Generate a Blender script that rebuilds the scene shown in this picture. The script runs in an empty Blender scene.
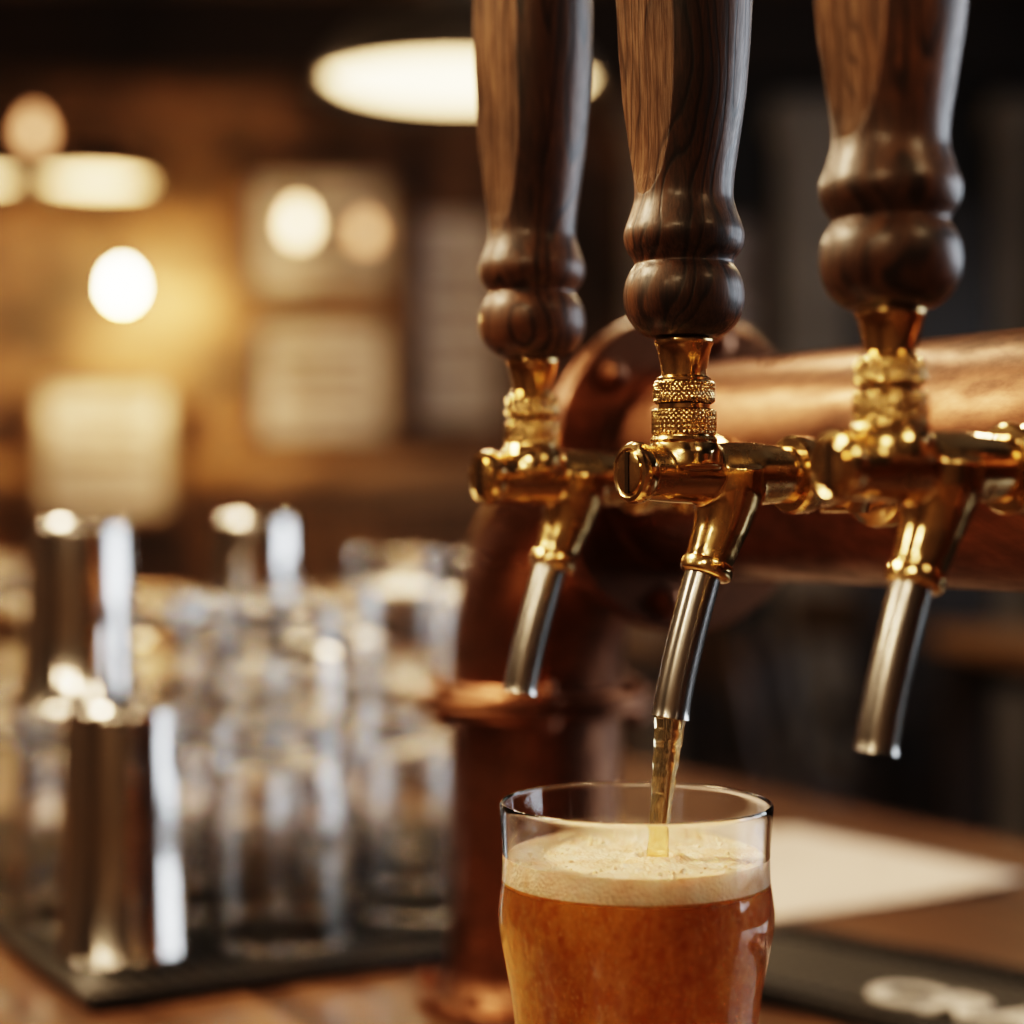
import bpy, bmesh, math, random
from mathutils import Vector, Matrix, noise
random.seed(4)
S=bpy.context.scene
COL=S.collection
EYE=1.30
BAR=1.055            # counter-top height
ANG=math.radians(210.33)   # direction the taps point; +Y local runs along the bar

# ------------------------------------------------------------ helpers
def empty(name,loc=(0,0,0),rz=0):
    e=bpy.data.objects.new(name,None); COL.objects.link(e); e.location=loc; e.rotation_euler=(0,0,rz)
    e.empty_display_size=.05
    return e
def mesh_obj(name,verts,faces,mats,parent=None,smooth=True,angle=40,loc=(0,0,0),rz=0):
    me=bpy.data.meshes.new(name); me.from_pydata([tuple(v) for v in verts],[],faces); 
    if not isinstance(mats,(list,tuple)): mats=[mats]
    for m in mats: me.materials.append(m)
    bm=bmesh.new(); bm.from_mesh(me); bmesh.ops.recalc_face_normals(bm,faces=bm.faces); bm.to_mesh(me); bm.free()
    if smooth:
        for p in me.polygons: p.use_smooth=True
        me.set_sharp_from_angle(angle=math.radians(angle))
    me.update()
    o=bpy.data.objects.new(name,me); COL.objects.link(o); o.location=loc; o.rotation_euler=(0,0,rz)
    if parent: o.parent=parent
    return o
def merge(parts):
    V=[];F=[]
    for v,f in parts:
        b=len(V); V+=[Vector(x) for x in v]; F+=[tuple(i+b for i in q) for q in f]
    return V,F
def lathe(prof,segs=64,axis='Z',c=(0,0,0),mod=None,closed=False):
    V=[];rings=[]
    for r,h in prof:
        if r<=1e-7:
            rings.append([len(V)]); pts=[(0,0,h)]
        else:
            pts=[]
            for i in range(segs):
                a=2*math.pi*i/segs
                rr=r if mod is None else mod(r,h,a)
                pts.append((rr*math.cos(a),rr*math.sin(a),h))
            rings.append(list(range(len(V),len(V)+segs)))
        for p in pts:
            if axis=='X': p=(p[2],p[0],p[1])
            elif axis=='Y': p=(p[1],p[2],p[0])
            V.append(Vector(p)+Vector(c))
    F=[]
    prs=list(zip(rings[:-1],rings[1:]))
    if closed: prs.append((rings[-1],rings[0]))
    for A,B in prs:
        if len(A)==1 and len(B)==1: continue
        for i in range(segs):
            j=(i+1)%segs
            if len(A)==1: F.append((A[0],B[i],B[j]))
            elif len(B)==1: F.append((A[i],B[0],A[j]))
            else: F.append((A[i],B[i],B[j],A[j]))
    return V,F
def box(x0,x1,y0,y1,z0,z1,b=0):
    if b<=0:
        V=[Vector((x,y,z)) for z in(z0,z1) for y in(y0,y1) for x in(x0,x1)]
        return V,[(0,2,3,1),(4,5,7,6),(0,1,5,4),(2,6,7,3),(0,4,6,2),(1,3,7,5)]
    bm=bmesh.new(); bmesh.ops.create_cube(bm,size=1)
    for v in bm.verts:
        v.co=Vector(((x0+x1)/2+v.co.x*(x1-x0),(y0+y1)/2+v.co.y*(y1-y0),(z0+z1)/2+v.co.z*(z1-z0)))
    bmesh.ops.bevel(bm,geom=bm.edges[:],offset=b,segments=2,affect='EDGES')
    bm.verts.index_update()
    V=[v.co.copy() for v in bm.verts]; F=[tuple(v.index for v in f.verts) for f in bm.faces]; bm.free()
    return V,F
def catmull(pts,n=8):
    out=[]
    P=[pts[0]]+list(pts)+[pts[-1]]
    for i in range(1,len(P)-2):
        p0,p1,p2,p3=[Vector(q) for q in P[i-1:i+3]]
        for k in range(n):
            t=k/n
            out.append(.5*((2*p1)+(p2-p0)*t+(2*p0-5*p1+4*p2-p3)*t*t+(3*p1-p0-3*p2+p3)*t**3))
    out.append(Vector(pts[-1])); return out
def tube(pts,rad,segs=32,hole=None,cap=True):
    pts=[Vector(p) for p in pts]; n=len(pts)
    if not isinstance(rad,(list,tuple)): rad=[rad]*n
    T=[]
    for i in range(n):
        a=pts[max(0,i-1)]; b=pts[min(n-1,i+1)]; T.append((b-a).normalized())
    ref=Vector((0,1,0)) if abs(T[0].y)<.9 else Vector((1,0,0))
    X=(ref-T[0]*ref.dot(T[0])).normalized()
    V=[];F=[];rings=[]
    def ring(p,X,Y,r):
        b=len(V)
        for i in range(segs):
            a=2*math.pi*i/segs; V.append(p+X*math.cos(a)*r+Y*math.sin(a)*r)
        rings.append(b)
    for i in range(n):
        X=(X-T[i]*X.dot(T[i])).normalized(); Y=T[i].cross(X)
        ring(pts[i],X,Y,rad[i])
    if hole:
        ring(pts[-1],X,Y,hole[0]); ring(pts[-1]-T[-1]*hole[1],X,Y,hole[0]*.98)
    for a,b in zip(rings[:-1],rings[1:]):
        for i in range(segs):
            j=(i+1)%segs; F.append((a+i,a+j,b+j,b+i))
    if cap:
        F.append(tuple(rings[0]+i for i in reversed(range(segs))))
        F.append(tuple(rings[-1]+i for i in range(segs)))
    return V,F
def place(vf,M):
    return [M@Vector(v) for v in vf[0]],vf[1]
def hexbolt(p,axis,r=.006,h=.005):
    hx=lathe([(0,0),(r,0),(r,h*.85),(r*.85,h),(0,h*1.05)],6)
    ws=lathe([(r*1.35,-.0005),(r*1.35,.0010),(r*.9,.0014)],24)
    dm=lathe([(r*.55,h),(r*.5,h*1.35),(0,h*1.5)],16)
    q=Vector((0,0,1)).rotation_difference(Vector(axis)).to_matrix().to_4x4()
    M=Matrix.Translation(Vector(p))@q
    return place(merge([hx,ws,dm]),M)

# ------------------------------------------------------------ materials
class NT:
    def __init__(s,name):
        s.m=bpy.data.materials.new(name); s.m.use_nodes=True; s.t=s.m.node_tree; s.n=s.t.nodes; s.l=s.t.links
        s.p=s.n['Principled BSDF']; s.out=s.n['Material Output']
    def add(s,ty,**kw):
        n=s.n.new(ty)
        for k,v in kw.items():
            if k in n.bl_rna.properties: setattr(n,k,v)
            else: n.inputs[k].default_value=v
        return n
    def ln(s,a,b): s.l.new(a,b)
    def coord(s,scale=(1,1,1),rot=(0,0,0),rnd=False):
        tc=s.add('ShaderNodeTexCoord'); mp=s.add('ShaderNodeMapping'); mp.inputs['Scale'].default_value=scale; mp.inputs['Rotation'].default_value=rot
        src=tc.outputs['Object']
        if rnd:
            oi=s.add('ShaderNodeObjectInfo'); ma=s.add('ShaderNodeVectorMath',operation='ADD')
            mu=s.add('ShaderNodeMath',operation='MULTIPLY'); mu.inputs[1].default_value=3.0
            s.ln(oi.outputs['Random'],mu.inputs[0]); s.ln(src,ma.inputs[0]); s.ln(mu.outputs[0],ma.inputs[1]); src=ma.outputs[0]
        s.ln(src,mp.inputs['Vector']); return mp.outputs['Vector']
    def ramp(s,fac,stops):
        r=s.add('ShaderNodeValToRGB'); cr=r.color_ramp
        while len(cr.elements)<len(stops): cr.elements.new(.5)
        for e,(p,c) in zip(cr.elements,stops): e.position=p; e.color=(*c,1) if len(c)==3 else c
        s.ln(fac,r.inputs['Fac']); return r.outputs['Color']
    def bump(s,h,st=.2,d=.001):
        b=s.add('ShaderNodeBump'); b.inputs['Strength'].default_value=st; b.inputs['Distance'].default_value=d
        s.ln(h,b.inputs['Height']); s.ln(b.outputs['Normal'],s.p.inputs['Normal'])
def g3(v): return (v,v,v)
def simple(name,col,rough=.5,metal=0,var=.15,scale=20,bump=0,coat=0):
    t=NT(name); v=t.coord(rnd=True); n=t.add('ShaderNodeTexNoise',Scale=scale,Detail=4.0); t.ln(v,n.inputs['Vector'])
    a=tuple(c*(1-var) for c in col); b=tuple(min(1,c*(1+var)) for c in col)
    t.ln(t.ramp(n.outputs['Fac'],[(.3,a),(.7,b)]),t.p.inputs['Base Color'])
    t.p.inputs['Roughness'].default_value=rough; t.p.inputs['Metallic'].default_value=metal; t.p.inputs['Coat Weight'].default_value=coat
    if bump: t.bump(n.outputs['Fac'],bump)
    return t.m
def metal(name,c1,c2,r1,r2,scale=30,bump=.05,stretch=(1,1,1)):
    t=NT(name); v=t.coord(stretch,rnd=True)
    n=t.add('ShaderNodeTexNoise',Scale=scale,Detail=6.0,Roughness=.6); t.ln(v,n.inputs['Vector'])
    t.ln(t.ramp(n.outputs['Fac'],[(.35,c1),(.65,c2)]),t.p.inputs['Base Color'])
    t.ln(t.ramp(n.outputs['Fac'],[(.3,g3(r2)),(.7,g3(r1))]),t.p.inputs['Roughness'])
    t.p.inputs['Metallic'].default_value=1
    if bump: t.bump(n.outputs['Fac'],bump,.0006)
    return t.m
def wood(name,dark,mid,light,scale=1,rough=.3,coat=.3,stretch=(1,1,.12),rnd=True,bump=.15,rings=60):
    t=NT(name); v=t.coord(stretch,rnd=rnd)
    w=t.add('ShaderNodeTexNoise',Scale=rings*scale,Detail=8.0,Roughness=.65,Distortion=1.2); t.ln(v,w.inputs['Vector'])
    f=t.add('ShaderNodeTexNoise',Scale=rings*6*scale,Detail=3.0); t.ln(v,f.inputs['Vector'])
    wv=t.add('ShaderNodeTexWave',Scale=rings*.45*scale,Distortion=9.0,Detail=3.0); wv.inputs['Detail Scale'].default_value=1.5; t.ln(v,wv.inputs['Vector'])
    m1=t.add('ShaderNodeMixRGB',blend_type='MIX'); m1.inputs['Fac'].default_value=.45
    t.ln(w.outputs['Fac'],m1.inputs['Color1']); t.ln(wv.outputs['Fac'],m1.inputs['Color2'])
    m2=t.add('ShaderNodeMixRGB',blend_type='MIX'); m2.inputs['Fac'].default_value=.3
    t.ln(m1.outputs[0],m2.inputs['Color1']); t.ln(f.outputs['Fac'],m2.inputs['Color2'])
    t.ln(t.ramp(m2.outputs[0],[(.3,dark),(.5,mid),(.72,light)]),t.p.inputs['Base Color'])
    t.p.inputs['Roughness'].default_value=rough; t.p.inputs['Coat Weight'].default_value=coat; t.p.inputs['Coat Roughness'].default_value=.25
    t.bump(m2.outputs[0],bump,.0008)
    return t.m

# turned walnut: plain-sawn growth figure + fine open pores
def walnut(name,cols,rough,coat,bump,pore,freq=70.0,spec=.35):
    t=NT(name); v=t.coord((1,1,.22),rnd=True)
    lo=t.add('ShaderNodeTexNoise',Scale=24.0,Detail=2.5,Distortion=.4); t.ln(v,lo.inputs['Vector'])
    mu=t.add('ShaderNodeMath',operation='MULTIPLY'); mu.inputs[1].default_value=freq/(2*math.pi)*1.6; t.ln(lo.outputs['Fac'],mu.inputs[0])
    fr=t.add('ShaderNodeMath',operation='FRACT'); t.ln(mu.outputs[0],fr.inputs[0])
    ring=t.ramp(fr.outputs[0],[(0,g3(.18)),(.12,g3(.60)),(.75,g3(.49)),(.93,g3(.16))])
    v2=t.coord((1,1,.05),rnd=True)
    fi=t.add('ShaderNodeTexNoise',Scale=1300.0,Detail=3.0,Roughness=.7); t.ln(v2,fi.inputs['Vector'])
    f2=t.add('ShaderNodeTexNoise',Scale=380.0,Detail=3.0,Roughness=.6); t.ln(v2,f2.inputs['Vector'])
    mf=t.add('ShaderNodeMixRGB',blend_type='MIX'); mf.inputs['Fac'].default_value=.5
    t.ln(fi.outputs['Fac'],mf.inputs['Color1']); t.ln(f2.outputs['Fac'],mf.inputs['Color2'])
    m=t.add('ShaderNodeMixRGB',blend_type='MIX'); m.inputs['Fac'].default_value=pore
    t.ln(ring,m.inputs['Color1']); t.ln(mf.outputs[0],m.inputs['Color2'])
    big=t.add('ShaderNodeTexNoise',Scale=26.0,Detail=3.0); t.ln(t.coord((1,1,.5),rnd=True),big.inputs['Vector'])
    mm=t.add('ShaderNodeMixRGB',blend_type='MULTIPLY'); mm.inputs['Fac'].default_value=1
    t.ln(t.ramp(m.outputs[0],[(.30,cols[0]),(.46,cols[1]),(.60,cols[2])]),mm.inputs['Color1'])
    t.ln(t.ramp(big.outputs['Fac'],[(.35,g3(.55)),(.65,g3(1.4))]),mm.inputs['Color2'])
    t.ln(mm.outputs[0],t.p.inputs['Base Color'])
    t.ln(t.ramp(mf.outputs[0],[(.35,g3(min(1,rough+.25))),(.6,g3(rough))]),t.p.inputs['Roughness'])
    t.p.inputs['Coat Weight'].default_value=coat; t.p.inputs['Coat Roughness'].default_value=.24
    t.p.inputs['Specular IOR Level'].default_value=spec
    t.bump(m.outputs[0],bump,.0007); return t.m
M_handle=walnut('walnut_varnished',[(.009,.0038,.0022),(.034,.0142,.0070),(.090,.041,.0195)],.40,.20,.45,.56)
M_face=walnut('walnut_cut_face',[(.012,.006,.0035),(.052,.026,.0135),(.125,.070,.038)],.65,.0,.9,.72,spec=.12)
# brass, lightly tarnished
t=NT('polished_brass'); v=t.coord(rnd=True)
n=t.add('ShaderNodeTexNoise',Scale=75.0,Detail=6.0,Roughness=.6); t.ln(v,n.inputs['Vector'])
n2=t.add('ShaderNodeTexNoise',Scale=420.0,Detail=4.0); t.ln(v,n2.inputs['Vector'])
mx=t.add('ShaderNodeMixRGB',blend_type='MIX'); mx.inputs['Fac'].default_value=.3; t.ln(n.outputs['Fac'],mx.inputs['Color1']); t.ln(n2.outputs['Fac'],mx.inputs['Color2'])
t.ln(t.ramp(mx.outputs[0],[(.34,(.38,.235,.10)),(.47,(.64,.45,.22)),(.64,(.82,.62,.34))]),t.p.inputs['Base Color'])
t.ln(t.ramp(mx.outputs[0],[(.36,g3(.32)),(.6,g3(.10))]),t.p.inputs['Roughness']); t.p.inputs['Metallic'].default_value=1
t.bump(mx.outputs[0],.08,.0006); M_brass=t.m
M_brassd=simple('brass_slot',(.04,.025,.012),.5,1)
# copper with brown oxide patches
t=NT('aged_copper'); v=t.coord((1,.45,1),rnd=True)
n=t.add('ShaderNodeTexNoise',Scale=16.0,Detail=9.0,Roughness=.68,Distortion=.6); t.ln(v,n.inputs['Vector'])
n2=t.add('ShaderNodeTexNoise',Scale=140.0,Detail=4.0); t.ln(v,n2.inputs['Vector'])
mx=t.add('ShaderNodeMixRGB',blend_type='MIX'); mx.inputs['Fac'].default_value=.28; t.ln(n.outputs['Fac'],mx.inputs['Color1']); t.ln(n2.outputs['Fac'],mx.inputs['Color2'])
t.ln(t.ramp(mx.outputs[0],[(.36,(.085,.043,.027)),(.48,(.19,.093,.055)),(.62,(.33,.165,.095))]),t.p.inputs['Base Color'])
t.ln(t.ramp(mx.outputs[0],[(.36,g3(.50)),(.60,g3(.26))]),t.p.inputs['Roughness']); t.p.inputs['Metallic'].default_value=1
t.bump(mx.outputs[0],.2,.0008); M_copper=t.m
M_steel=metal('brushed_steel',(.36,.35,.34),(.56,.55,.53),.16,.28,scale=70,bump=.03,stretch=(1,1,.1))
M_tin=metal('shaker_steel',(.46,.45,.43),(.68,.66,.64),.10,.2,scale=60,bump=.02,stretch=(1,1,.1))
def glassmat(name,col=(1,1,1),ior=1.48,rough=0):
    t=NT(name); t.p.inputs['Base Color'].default_value=(*col,1); t.p.inputs['Transmission Weight'].default_value=1
    t.p.inputs['IOR'].default_value=ior; t.p.inputs['Roughness'].default_value=rough
    return t.m
M_glass=glassmat('clear_glass',(.985,.99,.985))
M_glass2=glassmat('bar_glass',(.99,.99,.985),1.52,0)
# beer: amber, fine rising bubbles
t=NT('amber_ale'); v=t.coord((1,1,.6))
n=t.add('ShaderNodeTexVoronoi',Scale=620.0); t.ln(v,n.inputs['Vector'])
n2=t.add('ShaderNodeTexNoise',Scale=230.0,Detail=7.0,Roughness=.75); t.ln(v,n2.inputs['Vector'])
mb=t.add('ShaderNodeMixRGB',blend_type='MIX'); t.ln(t.ramp(n.outputs['Distance'],[(.12,g3(.9)),(.34,g3(0))]),mb.inputs['Fac'])
t.ln(t.ramp(n2.outputs['Fac'],[(.38,(.70,.18,.020)),(.62,(.98,.44,.09))]),mb.inputs['Color1']); mb.inputs['Color2'].default_value=(1,.70,.32,1)
t.ln(mb.outputs[0],t.p.inputs['Base Color'])
t.p.inputs['Transmission Weight'].default_value=.82; t.p.inputs['IOR'].default_value=1.34; t.p.inputs['Roughness'].default_value=.05
t.bump(n2.outputs['Fac'],.5,.001); M_beer=t.m
t=NT('beer_stream_liquid'); t.p.inputs['Base Color'].default_value=(.99,.82,.50,1); t.p.inputs['Transmission Weight'].default_value=.95; t.p.inputs['IOR'].default_value=1.34; t.p.inputs['Roughness'].default_value=.02
v=t.coord((1,1,.10)); n=t.add('ShaderNodeTexNoise',Scale=500.0,Detail=2.0); t.ln(v,n.inputs['Vector']); t.bump(n.outputs['Fac'],.5,.0008); M_stream=t.m
t=NT('beer_foam'); v=t.coord(); n=t.add('ShaderNodeTexVoronoi',Scale=750.0); t.ln(v,n.inputs['Vector'])
n3=t.add('ShaderNodeTexVoronoi',Scale=1700.0); t.ln(v,n3.inputs['Vector'])
n2=t.add('ShaderNodeTexNoise',Scale=110.0,Detail=7.0,Roughness=.6); t.ln(v,n2.inputs['Vector'])
ms=t.add('ShaderNodeMixRGB',blend_type='MULTIPLY'); ms.inputs['Fac'].default_value=.45
t.ln(t.ramp(n2.outputs['Fac'],[(.32,(.80,.55,.34)),(.5,(.92,.73,.54)),(.68,(.97,.86,.71))]),ms.inputs['Color1']); t.ln(t.ramp(n3.outputs['Distance'],[(.0,g3(.6)),(.35,g3(1))]),ms.inputs['Color2'])
t.ln(ms.outputs[0],t.p.inputs['Base Color'])
t.p.inputs['Subsurface Weight'].default_value=.4; t.p.inputs['Subsurface Radius'].default_value=(1,.6,.35); t.p.inputs['Subsurface Scale'].default_value=.003
t.p.inputs['Roughness'].default_value=.3; t.bump(n.outputs['Distance'],.6,.0009); M_foam=t.m
# counter wood planks
t=NT('bar_top_wood'); v=t.coord((1,.08,1)); 
n=t.add('ShaderNodeTexNoise',Scale=45.0,Detail=8.0,Distortion=.8); t.ln(v,n.inputs['Vector'])
v2=t.coord(); b=t.add('ShaderNodeTexBrick',offset=.5); b.inputs['Scale'].default_value=1; b.inputs['Brick Width'].default_value=2.2; b.inputs['Row Height'].default_value=.11; b.inputs['Mortar Size'].default_value=.002
sx=t.add('ShaderNodeSeparateXYZ'); cx=t.add('ShaderNodeCombineXYZ'); t.ln(v2,sx.inputs[0]); t.ln(sx.outputs[1],cx.inputs[0]); t.ln(sx.outputs[0],cx.inputs[1]); t.ln(cx.outputs[0],b.inputs['Vector'])
b.inputs['Color1'].default_value=(.75,.75,.75,1); b.inputs['Color2'].default_value=(1,1,1,1); b.inputs['Mortar'].default_value=(.2,.2,.2,1)
mm=t.add('ShaderNodeMixRGB',blend_type='MULTIPLY'); mm.inputs['Fac'].default_value=1
t.ln(t.ramp(n.outputs['Fac'],[(.3,(.040,.019,.010)),(.5,(.098,.050,.027)),(.7,(.19,.105,.058))]),mm.inputs['Color1']); t.ln(b.outputs['Color'],mm.inputs['Color2'])
t.ln(mm.outputs[0],t.p.inputs['Base Color']); t.p.inputs['Roughness'].default_value=.33; t.p.inputs['Coat Weight'].default_value=.2; t.bump(n.outputs['Fac'],.1); M_bar=t.m
# brick
t=NT('brick_wall'); v=t.coord(); sx=t.add('ShaderNodeSeparateXYZ'); cx=t.add('ShaderNodeCombineXYZ'); t.ln(v,sx.inputs[0])
ad=t.add('ShaderNodeMath',operation='ADD'); t.ln(sx.outputs[0],ad.inputs[0]); t.ln(sx.outputs[1],ad.inputs[1]); t.ln(ad.outputs[0],cx.inputs[0]); t.ln(sx.outputs[2],cx.inputs[1])
b=t.add('ShaderNodeTexBrick'); b.inputs['Scale'].default_value=1; b.inputs['Brick Width'].default_value=.23; b.inputs['Row Height'].default_value=.078; b.inputs['Mortar Size'].default_value=.007
b.inputs['Color1'].default_value=(.15,.080,.047,1); b.inputs['Color2'].default_value=(.040,.025,.019,1); b.inputs['Mortar'].default_value=(.10,.07,.05,1)
t.ln(cx.outputs[0],b.inputs['Vector'])
n=t.add('ShaderNodeTexNoise',Scale=3.6,Detail=6.0); t.ln(v,n.inputs['Vector'])
mm=t.add('ShaderNodeMixRGB',blend_type='MULTIPLY'); mm.inputs['Fac'].default_value=1; t.ln(b.outputs['Color'],mm.inputs['Color1']); t.ln(t.ramp(n.outputs['Fac'],[(.38,g3(.3)),(.66,g3(1.6))]),mm.inputs['Color2'])
t.ln(mm.outputs[0],t.p.inputs['Base Color']); t.p.inputs['Roughness'].default_value=.85; t.bump(b.outputs['Fac'],-.5,.005); M_brick=t.m
M_floor=wood('floor_boards',(.02,.01,.006),(.06,.03,.016),(.11,.06,.03),rough=.4,coat=.2,stretch=(1,.1,1),rings=14,rnd=False)
M_panel=wood('wainscot_wood',(.035,.018,.010),(.075,.038,.02),(.13,.07,.038),rough=.45,coat=.1,stretch=(1,1,.1),rings=14)
M_rail=wood('rail_wood',(.16,.09,.045),(.26,.15,.08),(.36,.22,.13),rough=.45,coat=.1,stretch=(.1,1,1),rings=14)
M_furn=wood('dark_furniture_wood',(.010,.007,.006),(.026,.016,.012),(.048,.029,.021),rough=.4,coat=.2,rings=20)
M_table=wood('table_wood',(.14,.08,.045),(.22,.14,.085),(.32,.21,.13),rough=.4,coat=.2,stretch=(1,.1,1),rings=16)
M_ceil=simple('ceiling_boards',(.08,.056,.038),.7)
M_plaster=simple('warm_plaster',(.15,.10,.066),.8,scale=3,var=.5)
M_dwall=simple('dark_plaster',(.028,.028,.030),.75,scale=3,var=.3)
M_grey=simple('grey_painted_wood',(.26,.25,.24),.6,scale=4)
M_black=simple('black_metal',(.018,.017,.017),.4)
M_rubber=simple('black_rubber',(.009,.009,.009),.55,scale=200,bump=.2)
M_white=simple('printed_white',(.62,.60,.56),.6,scale=60,var=.1)
M_paper=simple('paper',(.64,.56,.50),.7,scale=8,var=.06)
M_poster=simple('poster_print',(.37,.35,.36),.5,scale=7,var=.5)
M_frame=simple('frame_wood',(.09,.055,.035),.4,scale=12)
def emis(name,col,st):
    t=NT(name); v=t.coord(); n=t.add('ShaderNodeTexNoise',Scale=10.0); t.ln(v,n.inputs['Vector'])
    t.ln(t.ramp(n.outputs['Fac'],[(.3,tuple(c*.96 for c in col)),(.7,col)]),t.p.inputs['Emission Color'])
    t.p.inputs['Base Color'].default_value=(*col,1); t.p.inputs['Emission Strength'].default_value=st
    return t.m
M_lampglow=emis('frosted_lamp_diffuser',(1.0,.66,.32),4.2)
M_bulb=emis('bare_filament_bulb',(1.0,.74,.40),60)
M_bulb2=emis('small_bulb',(1.0,.58,.27),8)
M_bulb3=emis('dim_bulb',(1.0,.47,.21),2.0)
M_gleambulb=emis('added_gleam_bulb',(1.0,.70,.42),210)  # only for the out-of-view bulbs added to give gleams

# ------------------------------------------------------------ room
X0,X1,Y0,Y1,H=-3.2,2.6,-1.8,6.0,2.95
def slab(name,b,mat): return mesh_obj(name,*box(*b),mat,smooth=False)
slab('floor',(X0-.1,X1+.1,Y0-.1,Y1+.1,-.1,0),M_floor)
slab('ceiling',(X0-.1,X1+.1,Y0-.1,Y1+.1,H,H+.1),M_ceil)
slab('wall_back',(X0-.1,X1+.1,Y1,Y1+.1,0,H),M_brick)
slab('wall_left',(X0-.1,X0,Y0,Y1,0,H),M_plaster)
slab('wall_front',(X0-.1,X1+.1,Y0-.1,Y0,0,H),M_plaster)
wy0,wy1,wz0,wz1=.6,3.1,1.0,2.4
mesh_obj('wall_right',*merge([box(X1,X1+.1,Y0,wy0,0,H),box(X1,X1+.1,wy1,Y1,0,H),box(X1,X1+.1,wy0,wy1,0,wz0),box(X1,X1+.1,wy0,wy1,wz1,H)]),M_dwall,smooth=False)
wp=[box(X1-.02,X1+.1,wy0,wy1,wz0-.05,wz0+.04),box(X1-.02,X1+.1,wy0,wy1,wz1-.04,wz1+.05),box(X1-.02,X1+.1,wy0-.05,wy0+.04,wz0-.05,wz1+.05),box(X1-.02,X1+.1,wy1-.04,wy1+.05,wz0-.05,wz1+.05)]
for k in (1,2): wp.append(box(X1,X1+.05,wy0+k*.833-.035,wy0+k*.833+.035,wz0,wz1))
wp.append(box(X1,X1+.05,wy0,wy1,1.85,1.91))
mesh_obj('window_1',*merge(wp),M_black,smooth=False)
wn=[]
x=X0
while x<.35: 
    wn.append(box(x+.004,min(x+.196,.38),Y1-.03,Y1,.12,1.40)); x+=.2
mesh_obj('trim_1',*merge(wn),M_panel,smooth=False)
mesh_obj('trim_2',*merge([box(X0,.4,Y1-.07,Y1,1.40,1.48,.006),box(X0,.4,Y1-.045,Y1,1.34,1.40)]),M_rail)
mesh_obj('baseboard_back',*box(X0,.4,Y1-.04,Y1,0,.12),M_panel,smooth=False)
mesh_obj('trim_3',*merge([box(X0,X1,Y1-.18,Y1,2.68,2.95,.01)]),M_furn)
mesh_obj('trim_4',*box(.46,X1,Y1-.03,Y1,0,2.68),M_dwall,smooth=False)
for k,(a,b_) in enumerate([(.38,.52),(.86,1.08),(1.56,1.66)]):
    mesh_obj('trim_%d'%(5+k),*merge([box(a,b_,Y1-.10,Y1-.03,.2,2.5,.01),box(a-.03,b_+.03,Y1-.13,Y1-.03,0,.2,.01),box(a-.03,b_+.03,Y1-.13,Y1-.03,2.5,2.62,.01)]),M_grey)
dr=[box(1.09,1.55,Y1-.075,Y1-.03,0,2.3)]
for zz in ((.2,.95),(1.1,2.15)): dr.append(box(1.16,1.48,Y1-.085,Y1-.075,zz[0],zz[1],.004))
dr.append(lathe([(0,0),(.02,.01),(.028,.03),(.02,.05),(0,.055)],20,'Y',(1.13,Y1-.13,1.02)))
mesh_obj('door_1',*merge(dr),M_furn)

def poster(name,x0,x1,z0,z1,y=None,bw=.03):
    y=y or Y1
    e=empty(name,((x0+x1)/2,y,(z0+z1)/2)); w=(x1-x0)/2; h=(z1-z0)/2
    mesh_obj('frame',*merge([box(-w,w,-.035,-.002,h-bw,h),box(-w,w,-.035,-.002,-h,-h+bw),box(-w,-w+bw,-.035,-.002,-h+bw,h-bw),box(w-bw,w,-.035,-.002,-h+bw,h-bw)]),M_frame,e,False)
    mesh_obj('print',*box(-w+bw,w-bw,-.015,-.003,-h+bw,h-bw),M_poster,e,False)
    mesh_obj('mat_lines',*merge([box(-w*.6,w*.6,-.018,-.015,h*(.45-.3*i)-.012,h*(.45-.3*i)+.012) for i in range(4)]),M_frame,e,False)
poster('framed_poster',-.87,-.37,EYE+.70,EYE+1.10)
poster('framed_poster',-.85,-.38,EYE+.22,EYE+.63)
poster('framed_poster',-.33,-.02,EYE+.26,EYE+.98)
poster('framed_poster',-1.52,-1.08,EYE-.02,EYE+.44,y=Y1-.072)
poster('framed_poster',.56,.80,EYE+.35,EYE+.95,y=Y1-.03)

# ------------------------------------------------------------ pendants
def pendant(loc,R=.18,power=14):
    e=empty('pendant_lamp',loc)
    pr=[(R,0),(R*.985,.012),(R*.93,.035),(R*.78,.065),(R*.5,.09),(R*.22,.105),(R*.2,.15),(R*.15,.165),(.004,.17)]
    inn=[(.003,.165),(R*.13,.160),(R*.18,.148),(R*.2,.10),(R*.48,.086),(R*.76,.061),(R*.91,.031),(R*.965,.006)]
    mesh_obj('shade',*lathe(pr+inn,64,closed=True),M_black,e)
    mesh_obj('diffuser',*lathe([(0,.010),(R*.5,.011),(R*.9,.016),(R*.93,.024),(R*.9,.028),(0,.028)],48),M_lampglow,e)
    mesh_obj('cord',*tube([(0,0,.165),(0,0,H-loc[2])],.004,12),M_black,e)
    mesh_obj('ceiling_rose',*lathe([(0,H-loc[2]-.03),(.03,H-loc[2]-.03),(.05,H-loc[2]-.01),(.05,H-loc[2]),(0,H-loc[2])],24),M_black,e)
    if power:
        l=bpy.data.lights.new('lamp_light','AREA'); l.shape='DISK'; l.size=R*1.6; l.energy=power; l.color=(1,.71,.44)
        o=bpy.data.objects.new('lamp_light',l); COL.objects.link(o); o.parent=e; o.location=(0,0,.006)
pendant((-.065,2.25,EYE+.512),R=.175,power=6)
pendant((-1.215,5.4,EYE+.955),R=.165,power=2.5)
pendant((-1.66,5.6,EYE+1.0),R=.165,power=2.5)
pendant((-.62,.75,EYE+.62),power=11)      # unseen row over the bar and behind the camera, added for warm front fill
pendant((-.35,-.55,EYE+.75),power=6)
pendant((.85,-.2,EYE+.9),power=4)
pendant((-1.9,.6,EYE+.9),power=7)
pendant((-1.2,-1.0,EYE+.9),power=6)
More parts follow.
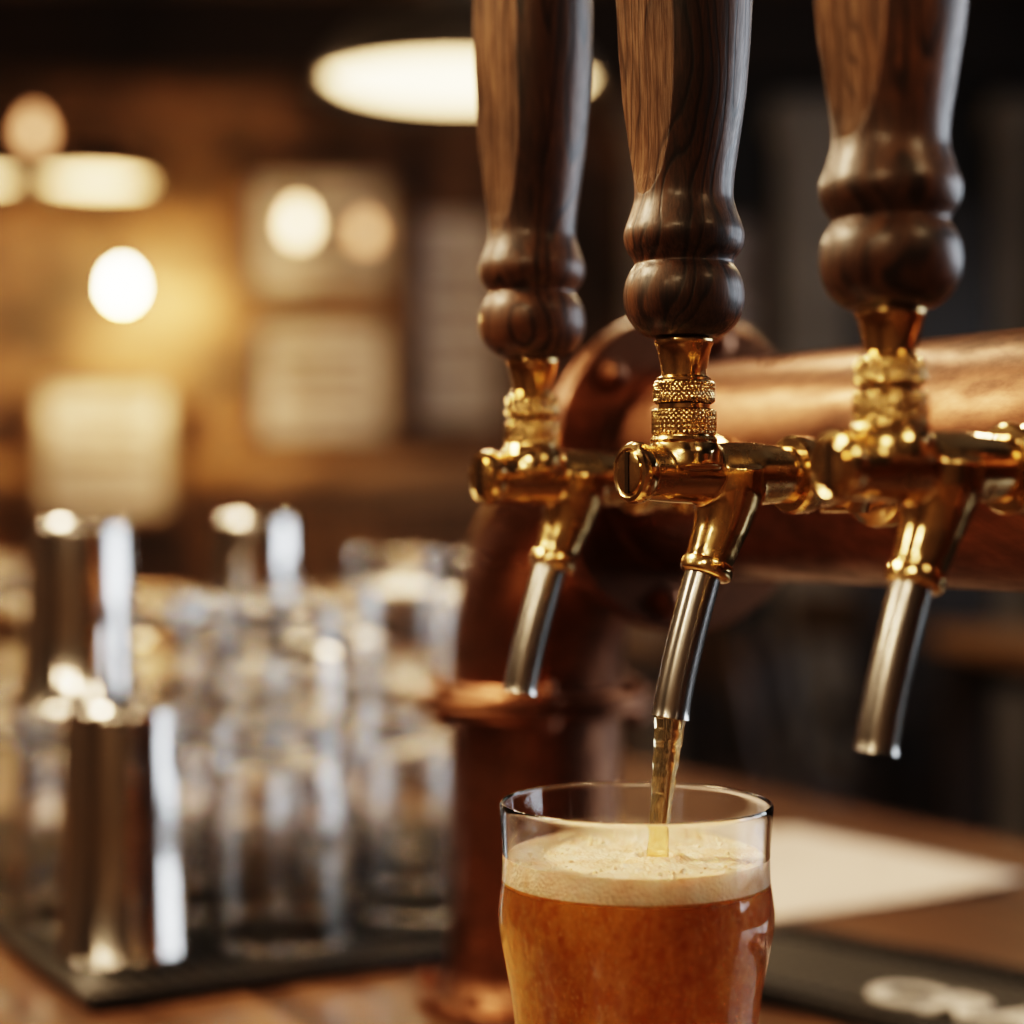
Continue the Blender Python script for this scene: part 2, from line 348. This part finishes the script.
pendant((1.3,3.8,EYE+1.15),power=2)

def bulb(name,loc,mat,r,power=0,col=(1,.56,.19)):
    e=empty(name,loc)
    mesh_obj('globe',*lathe([(0,-r*1.25),(r*.6,-r*1.05),(r*.95,-r*.45),(r,0),(r*.85,r*.55),(r*.5,r*1.1),(r*.38,r*1.5)],32),mat,e)
    mesh_obj('socket',*lathe([(0,r*1.4),(r*.45,r*1.4),(r*.5,r*1.6),(r*.5,r*2.6),(r*.2,r*2.9),(0,r*2.9)],24),M_black,e)
    mesh_obj('cord',*tube([(0,0,r*2.8),(0,0,H-loc[2])],.003,8),M_black,e)
    if power:
        l=bpy.data.lights.new('bulb_light','POINT'); l.energy=power; l.color=col; l.shadow_soft_size=r
        o=bpy.data.objects.new('bulb_light',l); COL.objects.link(o); o.parent=e; o.location=(0,-0.0,-r*1.6)
bulb('gleam_bulb',(-1.205,5.72,EYE+.700),M_bulb,.033,34)
bulb('gleam_bulb',(-.60,5.2,EYE+.81),M_bulb2,.034,0)
bulb('gleam_bulb',(-.42,5.3,EYE+.80),M_bulb3,.028,0)
bulb('gleam_bulb',(-1.37,5.3,EYE+1.09),M_bulb3,.035,0)
# unseen bulbs added above the bar for gleams on glass rims and brass
for p in [(-.78,1.7,.62),(-.42,1.15,.60),(-.05,1.45,.78),(-.95,.95,.75),(-1.0,2.5,.85),(.75,1.9,.72)]:
    bulb('gleam_bulb',(p[0],p[1],EYE+p[2]),M_gleambulb,.024,0)

l=bpy.data.lights.new('window_daylight','AREA'); l.shape='RECTANGLE'; l.size=wz1-wz0; l.size_y=wy1-wy0; l.energy=36; l.color=(.86,.93,1)
o=bpy.data.objects.new('window_daylight',l); COL.objects.link(o); o.location=(X1+.14,(wy0+wy1)/2,(wz0+wz1)/2); o.rotation_euler=(0,math.radians(90),0)
W=bpy.data.worlds.new('World'); S.world=W; W.use_nodes=True
W.node_tree.nodes['Background'].inputs[0].default_value=(.55,.7,.9,1); W.node_tree.nodes['Background'].inputs[1].default_value=.8

# ------------------------------------------------------------ bar counter
bar=empty('bar_counter',(.175,1.722,0),ANG)
mesh_obj('top',*box(0,.96,-2.2,2.6,BAR-.05,BAR,.006),M_bar,bar)
mesh_obj('edge_moulding',*tube([(-.002,-2.2,BAR-.062),(-.002,2.6,BAR-.062)],.014,16),M_furn,bar)
pb=[box(.10,.86,-2.1,2.5,.10,BAR-.05),box(.14,.82,-2.1,2.5,0,.10)]
for i in range(10): pb.append(box(.085,.10,-2.05+i*.46,-2.05+i*.46+.38,.2,.9,.004))
mesh_obj('base',*merge(pb),M_furn,bar)

# ------------------------------------------------------------ copper draft tower
CX,CY=.0112,.931
tw=empty('copper_draft_tower',(CX,CY,BAR),ANG)
HZ=.263; R=.046; RC=.0435; BR=.110; L=.616
path=[];rad=[]
for k in range(7): path.append((0,0,.002+k*(HZ-BR-.002)/6.0)); rad.append(RC)
for k in range(1,25):
    a=math.pi/2*k/24; path.append((0,BR-BR*math.cos(a),HZ-BR+BR*math.sin(a))); rad.append(RC)
path.append((0,.126,HZ)); rad.append(RC)
mesh_obj('elbow_column_a',*tube(path,rad,96),M_copper,tw)
mesh_obj('elbow_column_b',*tube([(0,L-p[1],p[2]) for p in path],rad,96),M_copper,tw)
mesh_obj('manifold_pipe',*tube([(0,.124+ (L-.248)*k/20,HZ) for k in range(21)],R,128),M_copper,tw)
def flange(parts_c,parts_b,c,axis,r,ri,th,nb,br,bs=.0058,phase=.3):
    q=Vector((0,0,1)).rotation_difference(Vector(axis)).to_matrix().to_4x4(); Mx=Matrix.Translation(Vector(c))@q
    for s in(0,1):
        z0=-th+ s*(th+.0008)
        pr=[(ri,z0),(r-.001,z0),(r,z0+.001),(r,z0+th-.001),(r-.001,z0+th),(ri,z0+th)]
        parts_c.append(place(lathe(pr,96),Mx))
    parts_c.append(place(lathe([(ri+.001,th),(ri+.005,th+.0005),(ri+.0035,th+.003),(ri+.0005,th+.006)],96),Mx))
    parts_c.append(place(lathe([(ri+.001,-th),(ri+.005,-th-.0005),(ri+.0035,-th-.003),(ri+.0005,-th-.006)],96),Mx))
    for i in range(nb):
        a=2*math.pi*i/nb+phase; p=Vector((br*math.cos(a),br*math.sin(a),0))
        parts_b.append(place(hexbolt(p+Vector((0,0,th+.0008)),(0,0,1),bs),Mx)); parts_b.append(place(hexbolt(p-Vector((0,0,th)),(0,0,-1),bs),Mx))
fc=[];fb=[]
for y,ax in ((.128,(0,1,0)),(L-.128,(0,-1,0))): flange(fc,fb,(0,y,HZ),ax,.071,.042,.006,6,.0590,.0064)
for y in (0,L): flange(fc,fb,(0,y,.1515),(0,0,1),.0605,.041,.0042,6,.0545,.0052,.1)
for y in (0,L):
    fc.append(lathe([(.0,0.0),(.058,0),(.059,.001),(.059,.006),(.058,.007),(.048,.008),(.045,.012),(.0432,.018)],96,'Z',(0,y,0)))
    for i in range(6):
        a=2*math.pi*i/6+.45; fb.append(hexbolt((.053*math.cos(a),y+.053*math.sin(a),.0072),(0,0,1),.0045))
mesh_obj('flanges',*merge(fc),M_copper,tw); mesh_obj('bolts',*merge(fb),M_copper,tw)

# ------------------------------------------------------------ taps
def interp(tab,x):
    if x<=tab[0][0]: return tab[0][1]
    for (a,b),(c,d) in zip(tab,tab[1:]):
        if x<=c: 
            f=(x-a)/(c-a)
            return b+(d-b)*f
    return tab[-1][1]
PX=.0003245
def zy(y): return (512-y)*PX-.0125
# turned handle profile, (radius, height) in 1/3 mm drawing units
hp=[(0,337),(30,337),(38,336),(47,330),(55,320),(59,309),(60.5,297),(59,284),(55,273.5),(51,267.5),(49.5,264),(51.5,259),(57,251),(60,242),(60,233),(57,223),(53,212),(50,201),(49.5,190),(51,173),(54.5,150),(58.5,125),(62.5,98),(66,60),(68.5,20),(69.5,-20),(69.5,-80),(67,-140),(61,-185),(50,-215),(30,-235),(0,-240)]
hv=catmull([(r,y,0) for r,y in hp],7)
hprof=[(max(0,p[0])*PX,zy(p[1])) for p in hv]; hprof[0]=(0,hprof[0][1]); hprof[-1]=(0,hprof[-1][1])
for i in range(1,len(hprof)-1): hprof[i]=(max(hprof[i][0],1e-4),hprof[i][1])
ctab=[(-300,44),(-150,47),(-80,50),(0,49),(60,46),(110,44),(150,43),(175,44),(195,48),(206,53),(216,62),(230,80),(400,90)]
def build_handle(parent):
    V,F=lathe(hprof,256)
    flat=set()
    for i,v in enumerate(V):
        y=512-(v.z+.0125)/PX
        c=interp(ctab,y)*PX
        if v.x>c: v.x=c; flat.add(i)
        elif v.x<-c: v.x=-c; flat.add(i)
    o=mesh_obj('handle',V,F,[M_handle,M_face],parent,angle=18)
    for p in o.data.polygons:
        p.material_index=1 if all(k in flat for k in p.vertices) else 0
    return o
def knurl(r0,z0,z1,n=40,amp=.00045,rows=14):
    pr=[(r0*.9,z0),(r0-.0003,z0+.0004)]
    hh=z1-z0
    for i in range(rows+1): pr.append((r0,z0+.0007+(hh-.0014)*i/rows))
    pr+= [(r0-.0003,z1-.0004),(r0*.9,z1)]
    def mod(r,h,a):
        if abs(r-r0)>1e-6: return r
        k=(h-z0)/ (2*math.pi*r0/n)*2*math.pi
        return r+amp*(max(abs(math.sin((a*n+k)/2)),abs(math.sin((a*n-k)/2)))-1)*1.3
    return lathe(pr,n*6,'Z',mod=mod)
DX=.0028   # casting sits slightly forward of the handle axis
def build_tap(loc):
    e=empty('beer_tap',loc,ANG)
    build_handle(e)
    q=lambda L_:[(r*PX,zy(y)) for r,y in L_]
    fer=lathe(q([(0,336),(28.5,338),(29.5,340),(29.5,344),(27.5,347),(25,358),(22.5,370),(22.5,376),(27,378.5),(27,381),(0,381)]),64)
    mid=lathe(q([(0,380),(25,380),(26,405),(26,412),(27,436),(32,437),(34,440),(33.5,443),(31,446),(29.5,449),(29.5,455),(20,460),(0,462)]),64)
    k1=knurl(31*PX,zy(404),zy(381)); k2=knurl(32.5*PX,zy(436),zy(409))
    mesh_obj('ferrule_and_collar',*merge([fer,mid,k1,k2]),M_brass,e,angle=35)
    def sx_(L_): return [(r,x+DX) for r,x in L_]
    cap_=lathe(sx_([(0,.0186),(.0074,.0186),(.0080,.0190),(.0092,.0186),(.0099,.0172),(.0099,.0150),(.0095,.0137),(.0088,.0128),(.004,.0126),(0,.0126)]),64,'X')
    shank=lathe([(0,-.038),(.0092,-.038),(.0096,-.0425),(.0124,-.043),(.0133,-.0442),(.0133,-.050),(.0124,-.0515),(.0112,-.0525),(.0108,-.056),(.0110,-.060),(.0102,-.0615),(.0090,-.062),(.0088,-.090),(0,-.090)],64,'X')
    hexn=lathe([(.008,-.0625),(.0140,-.0625),(.0148,-.0635),(.0148,-.0715),(.0140,-.0725),(.008,-.0725)],6,'X')
    esc=lathe([(.008,-.0765),(.013,-.077),(.0175,-.0800),(.0182,-.082),(.0182,-.092)],64,'X')
    mesh_obj('cap_and_shank',*merge([cap_,shank,hexn,esc]),M_brass,e,angle=35)
    # cast body: barrel + stem socket + spout elbow fused into one smooth casting
    barrel=lathe([(0,.0140+DX),(.0088,.0140+DX),(.0091,.009+DX),(.0097,.003),(.0100,-.004),(.0101,-.012),(.0106,-.020),(.0107,-.026),(.0101,-.034),(.0094,-.041),(.0093,-.0440),(0,-.0440)],64,'X')
    socket=lathe([(0,.002),(.0130,.002),(.0120,.0075),(.0102,.0110),(.0097,.014),(.0097,.0185),(0,.0185)],64,'Z')
    ox=DX
    bp=catmull([(-.0205+ox,0,.002),(-.0202+ox,0,-.007),(-.0182+ox,0,-.0155),(-.0148+ox,0,-.0240),(-.0122+ox,0,-.0300)],8)
    nb=len(bp); br=[interp([(0,.0128),(.22,.0124),(.38,.0106),(.6,.0089),(.85,.0079),(1,.0078)],i/(nb-1)) for i in range(nb)]
    body=mesh_obj('faucet_body',*merge([barrel,socket,tube(bp,br,48)]),M_brass,e,angle=180)
    rm=body.modifiers.new('fuse','REMESH'); rm.mode='VOXEL'; rm.voxel_size=.00045; rm.use_smooth_shade=True
    sm=body.modifiers.new('blend','SMOOTH'); sm.factor=.6; sm.iterations=30
    mesh_obj('slot_screw',*merge([lathe(sx_([(0,.0194),(.0058,.0194),(.0068,.0190),(.0071,.0182),(.0071,.0178)]),48,'X')]),M_brass,e)
    mesh_obj('screw_slot',*box(.0190+DX,.0197+DX,-.0010,.0010,-.0066,.0066),M_brassd,e,False)
    cp=[Vector((-.0129+ox,0,-.0284)),Vector((-.0111+ox,0,-.0332))]; d_=(cp[1]-cp[0])
    cpts=[cp[0]+d_*f for f in (0,.1,.2,.8,.9,1.0,1.1)]
    mesh_obj('spout_collar',*tube(cpts,[.0076,.0084,.0087,.0087,.0085,.0080,.0070],48),M_brass,e,angle=35)
    sp=catmull([(-.0112+ox,0,-.0310),(-.0084+ox,0,-.0390),(-.0058+ox,0,-.0470),(-.0033+ox,0,-.0550),(-.0010+ox,0,-.0630),(.0010+ox,0,-.0710),(.0026+ox,0,-.079)],8)
    ns=len(sp); sr=[.0061 if i<ns-4 else .0061+.0001*(i-ns+4) for i in range(ns)]
    mesh_obj('spout_tube',*tube(sp,sr,48,hole=(.0056,.012)),[M_steel],e,angle=35)
    return e
TZ=EYE+.0125
t1=build_tap((.0074,.682,TZ)); t2=build_tap((.0558,.600,TZ)); t3=build_tap((.1052,.5137,TZ))
st=catmull([(.0054,0,-.0785),(.0063,0,-.087),(.0077,0,-.097),(.0092,0,-.109),(.0106,0,-.1255)],8)
ns=len(st); sr=[interp([(0,.0054),(.2,.0047),(.5,.0040),(.8,.0033),(1,.0036)],i/(ns-1))*(1+.025*math.sin(i*1.1)) for i in range(ns)]
# beer pouring from the middle tap
mesh_obj('beer_stream',*tube(st,sr,32),M_stream,None,loc=(.0558,.600,TZ),rz=ANG)

# ------------------------------------------------------------ pint of beer
gl=empty('pint_glass_of_beer',(.0402,.600,BAR))
def dens(p,n=5):
    h=catmull([(a,b,0) for a,b in p],n); return [(max(0,v[0]),v[1]) for v in h]
outer=[(0,0),(.029,0),(.0308,.0012),(.0318,.004),(.0330,.020),(.0367,.055),(.0398,.083),(.0420,.097),(.0439,.107),(.0447,.1145),(.0442,.121),(.0435,.127),(.0434,.134),(.0438,.142),(.0443,.1488),(.0442,.1505),(.0437,.1512),(.0431,.1507),(.0429,.149)]
inner=[(.0423,.142),(.0419,.134),(.0421,.127),(.0427,.121),(.0431,.1145),(.0425,.107),(.0405,.097),(.0382,.083),(.0350,.055),(.0312,.022),(.0290,.013),(.022,.0105),(0,.010)]
gp=dens(outer+inner,4); gp[0]=(0,0); gp[-1]=(0,.010)
gp=[(0,gp[0][1])]+[(max(r,1e-4),z) for r,z in gp[1:-1]]+[(0,gp[-1][1])]
mesh_obj('glass',*lathe(gp,128),M_glass,gl,angle=60)
ib=[(r+.0003,z) for r,z in reversed(inner) if r>0 and z<.124]
bp=[(0,.0105)]+[(r,z-.0002) for r,z in dens(ib,4)]+[(.0426,.1262),(0,.1262)]
mesh_obj('beer',*lathe(bp,128),M_beer,gl,angle=60)
V,F=lathe([(0,.1256)]+[(.0424*k/6,.1256) for k in range(1,6)]+[(.0426,.1254),(.0424,.128),(.0423,.1320),(.0420,.1343)]+[(.0419-.0419*k/44,.1346-.0008*min(1,k/3)) for k in range(1,44)]+[(0,.1338)],192)
dx=Vector((.0106*-.863+.0156,.0106*-.505,0))
for v in V:
    rr_=math.hypot(v.x,v.y)
    if v.z<.1257: v.z+=.0006*noise.noise(Vector((v.x*160,v.y*160,0)))
    if v.z>.132 and rr_<.0412:
        d=math.hypot(v.x-dx.x,v.y-dx.y)
        v.z+= .0014*math.exp(-((d-.007)/.0020)**2) - .0030*math.exp(-(d/.0045)**2)+.00055*math.sin(d*900)*math.exp(-d/.014)
        v.z+= .0009*noise.noise(Vector((v.x*80,v.y*80,3)))+.0005*noise.noise(Vector((v.x*300,v.y*300,7)))
mesh_obj('foam',V,F,M_foam,gl,angle=60)
bb=[]
for i in range(220):
    a=random.uniform(0,6.28); r=.0412*(random.uniform(.2,1)**.4); s=random.choice([.0003,.0004,.0005,.0007,.0010])
    bb.append(lathe([(0,-s),(s*.7,-s*.7),(s,0),(s*.7,s*.7),(0,s)],10,'Z',(r*math.cos(a),r*math.sin(a),.1338)))
mesh_obj('foam_bubbles',*merge(bb),M_foam,gl)

# ------------------------------------------------------------ bar mats, paper
ANGL=math.atan2(.505,.863)
def mat_obj(name,loc,rz,w,l):
    e=empty(name,loc,rz)
    mesh_obj('base',*box(0,w,0,l,.0003,.005,.0015),M_rubber,e)
    mesh_obj('rim',*merge([box(0,w,0,.008,.004,.0085,.001),box(0,w,l-.008,l,.004,.0085,.001),box(0,.008,.008,l-.008,.004,.0085,.001),box(w-.008,w,.008,l-.008,.004,.0085,.001)]),M_rubber,e)
    nub=[]
    a=.014
    while a<w-.012:
        b=.014
        while b<l-.012:
            nub.append(box(a-.003,a+.003,b-.003,b+.003,.0045,.0085)); b+=.010
        a+=.010
    mesh_obj('nubs',*merge(nub),M_rubber,e,False)
    return e
lm=mat_obj('bar_mat',(-.2054,.900,BAR),ANGL,.36,.62)
e=empty('bar_mat',(.160,1.066,BAR),math.atan2(-.72,.70))
mesh_obj('base',*box(0,.46,-.13,0,.0003,.006,.0015),M_rubber,e)
mesh_obj('rim',*merge([box(0,.46,-.006,0,.005,.009,.001),box(0,.46,-.13,-.124,.005,.009,.001),box(0,.006,-.124,-.006,.005,.009,.001),box(.454,.46,-.124,-.006,.005,.009,.001)]),M_rubber,e)
nb_=[]
for i in range(45):
    for j in range(12):
        nb_.append(box(.010+i*.01-.0028,.010+i*.01+.0028,-.010-j*.01-.0028,-.010-j*.01+.0028,.0055,.0080) if (j<2 or j>9) else box(.010+i*.01-.001,.010+i*.01+.001,-.010-j*.01-.001,-.010-j*.01+.001,.0055,.0065))
mesh_obj('nubs',*merge(nb_),M_rubber,e,False)
cu=bpy.data.curves.new('lettering','FONT'); cu.body='CRAFT ALES'; cu.size=.050; cu.extrude=.0006; cu.offset=.0016; cu.align_x='LEFT'
tobj=bpy.data.objects.new('lettering_tmp',cu); COL.objects.link(tobj)
bpy.context.view_layer.update()
me=bpy.data.meshes.new_from_object(tobj); bpy.data.objects.remove(tobj)
me.materials.clear(); me.materials.append(M_white)
lo=bpy.data.objects.new('lettering',me); COL.objects.link(lo); lo.parent=e; lo.location=(.118,-.104,.0085)

pv=[];pf=[]
nx,ny=16,20
for j in range(ny+1):
    for i in range(nx+1):
        a=i/nx; b=j/ny
        pv.append((a*.21,b*.24,.0008+.004*(a**3)*(1-b)+.0012*math.sin(b*5)*a*.5+.0006))
for j in range(ny):
    for i in range(nx):
        k=j*(nx+1)+i; pf.append((k,k+1,k+nx+2,k+nx+1))
po=mesh_obj('paper_menu',pv,pf,M_paper,None,loc=(.155,1.105,BAR+.0004),rz=ANGL)
so=po.modifiers.new('thick','SOLIDIFY'); so.thickness=.0004; so.offset=1

# ------------------------------------------------------------ glassware on left mat
C0=Vector((-.2054,.900,0)); A=Vector((.863,.505,0)); B=Vector((-.505,.863,0))
def pos(a,b,z=0): p=C0+A*a+B*b; return (p.x,p.y,BAR+.0087+z)
def inv_glass(name,loc,rr,rb,h,wall=.0024,base=.017):
    # rim down, heavy rounded base on top
    k=.0055
    o=[(rr,.0006),(rr+.0007,.0025),(rr,.006),(rr-(rr-rb)*.35,h*.35),(rr-(rr-rb)*.7,h*.7),(rb+.0003,h-k)]
    for i_ in range(1,6):
        a=math.pi/2*i_/5; o.append((rb-k+k*math.cos(a),h-k+k*math.sin(a)))
    o+=[(rb*.6,h-.0006),(0,h-.0022)]
    i=[(0,h-base+.002),(rb*.5,h-base+.001),(rb-.008,h-base-.001),(rb-wall-.0015,h-base-.005),(rb-wall-.0002,h-base-.012),(rr-(rr-rb)*.5-wall,h*.5),(rr-(rr-rb)*.35-wall,h*.35),(rr-wall,.006),(rr-wall-.0006,.0025),(rr-wall,.0006),(rr-wall*.5,0)]
    V,F=lathe(o+i+[o[0]],64)
    ob=mesh_obj(name,V,F,M_glass2,None,angle=60,loc=loc)
    bm=bmesh.new(); bm.from_mesh(ob.data); bmesh.ops.remove_doubles(bm,verts=bm.verts,dist=1e-5); bmesh.ops.recalc_face_normals(bm,faces=bm.faces); bm.to_mesh(ob.data); bm.free()
    return ob
def shaker(loc,rr=.0345,rb=.0275,h=.137):
    pr=[(rr-.0012,0),(rr+.0008,.0004),(rr+.0010,.0022),(rr,.0034),(rr-(rr-rb)*.5,h*.5),(rb+.001,h-.006),(rb,h-.002),(rb-.002,h),(rb-.006,h-.0012),(0,h-.0015),]
    inn=[(0,h-.0035),(rb-.003,h-.003),(rr-(rr-rb)*.5-.001,h*.5),(rr-.0014,.003)]
    mesh_obj('cocktail_shaker_tin',*lathe(pr+inn+[pr[0]],64),M_tin,None,loc=loc,angle=40)
Hh=.122
tall=[(.132,.0735),(.2376,.103),(.05,.178),(.14,.168),(.222,.205),(.312,.165),(.03,.272),(.122,.262),(.208,.298),(.30,.265)]
for i,(a,b) in enumerate(tall): inv_glass('inverted_pint_glass',pos(a,b),.0405,.0340,Hh)
shaker(pos(.043,.080),.0345,.0285,.134)
z2=Hh+.0005
shaker(pos(.05,.178,z2),.034,.0285,.110); shaker(pos(.208,.298,z2),.034,.0285,.112)
for a,b in [(.132,.0735),(.14,.168),(.122,.262),(.222,.205)]: inv_glass('inverted_rocks_glass',pos(a,b,z2),.0375,.034,.066)
for a,b in [(.312,.165),(.30,.265),(.03,.272)]: inv_glass('inverted_rocks_glass',pos(a,b,z2),.037,.032,.088)

# ------------------------------------------------------------ background furniture
def table(loc,w,d,h,rz=0):
    e=empty('high_table',loc,rz)
    mesh_obj('top',*box(-w/2,w/2,-d/2,d/2,h-.04,h,.006),M_table,e)
    mesh_obj('legs',*merge([box(sx*(w/2-.06)-.03,sx*(w/2-.06)+.03,sy*(d/2-.06)-.03,sy*(d/2-.06)+.03,0,h-.04) for sx in(-1,1) for sy in(-1,1)]+[box(-w/2+.06,w/2-.06,-.02,.02,.25,.30),box(-w/2+.06,w/2-.06,-d/2+.05,-d/2+.07,h-.12,h-.04),box(-w/2+.06,w/2-.06,d/2-.07,d/2-.05,h-.12,h-.04)]),M_furn,e,False)
def stool(loc,rz=0):
    e=empty('bar_stool',loc,rz); h=.74
    mesh_obj('seat',*lathe([(0,h-.035),(.16,h-.035),(.175,h-.02),(.172,h),(.12,h+.008),(0,h-.002)],40),M_furn,e)
    P=[]
    for sx in(-1,1):
        for sy in(-1,1): P.append(tube([(sx*.11,sy*.11,h-.03),(sx*.18,sy*.18,0)],[.016,.018],12))
    for z,k in((.28,.155),(.5,.133)):
        for a,b in(((-k,-k),(k,-k)),((k,-k),(k,k)),((k,k),(-k,k)),((-k,k),(-k,-k))): P.append(tube([(a[0],a[1],z),(b[0],b[1],z)],.010,10))
    for s in(-1,1): P.append(tube([(s*.14,.12,h-.02),(s*.16,.18,h+.32)],.014,12))
    P.append(box(-.18,.18,.165,.19,h+.20,h+.33,.01))
    mesh_obj('frame',*merge(P),M_furn,e)
table((1.45,3.55,0),1.1,.75,1.06,.1)
stool((.60,3.15,0),1.2); stool((1.25,2.65,0),3.0); stool((.58,3.85,0),1.9)
table((.35,5.2,0),.7,.5,.95,0)
stool((-.32,5.1,0),.4); stool((1.05,5.3,0),2)

# ------------------------------------------------------------ camera
cd=bpy.data.cameras.new('camera'); cam=bpy.data.objects.new('camera',cd); COL.objects.link(cam)
cam.location=(0,0,EYE); cam.rotation_euler=(math.radians(90),0,0)
cd.lens=65; cd.sensor_width=36; cd.clip_start=.02
cd.dof.use_dof=True; cd.dof.focus_distance=.59; cd.dof.aperture_fstop=3.6; cd.dof.aperture_blades=0
S.camera=cam
S.view_settings.view_transform='Filmic'
try: S.view_settings.look='High Contrast'
except Exception as ex: print(ex)
S.view_settings.exposure=0.75
S.cycles.max_bounces=20; S.cycles.transmission_bounces=20; S.cycles.transparent_max_bounces=16
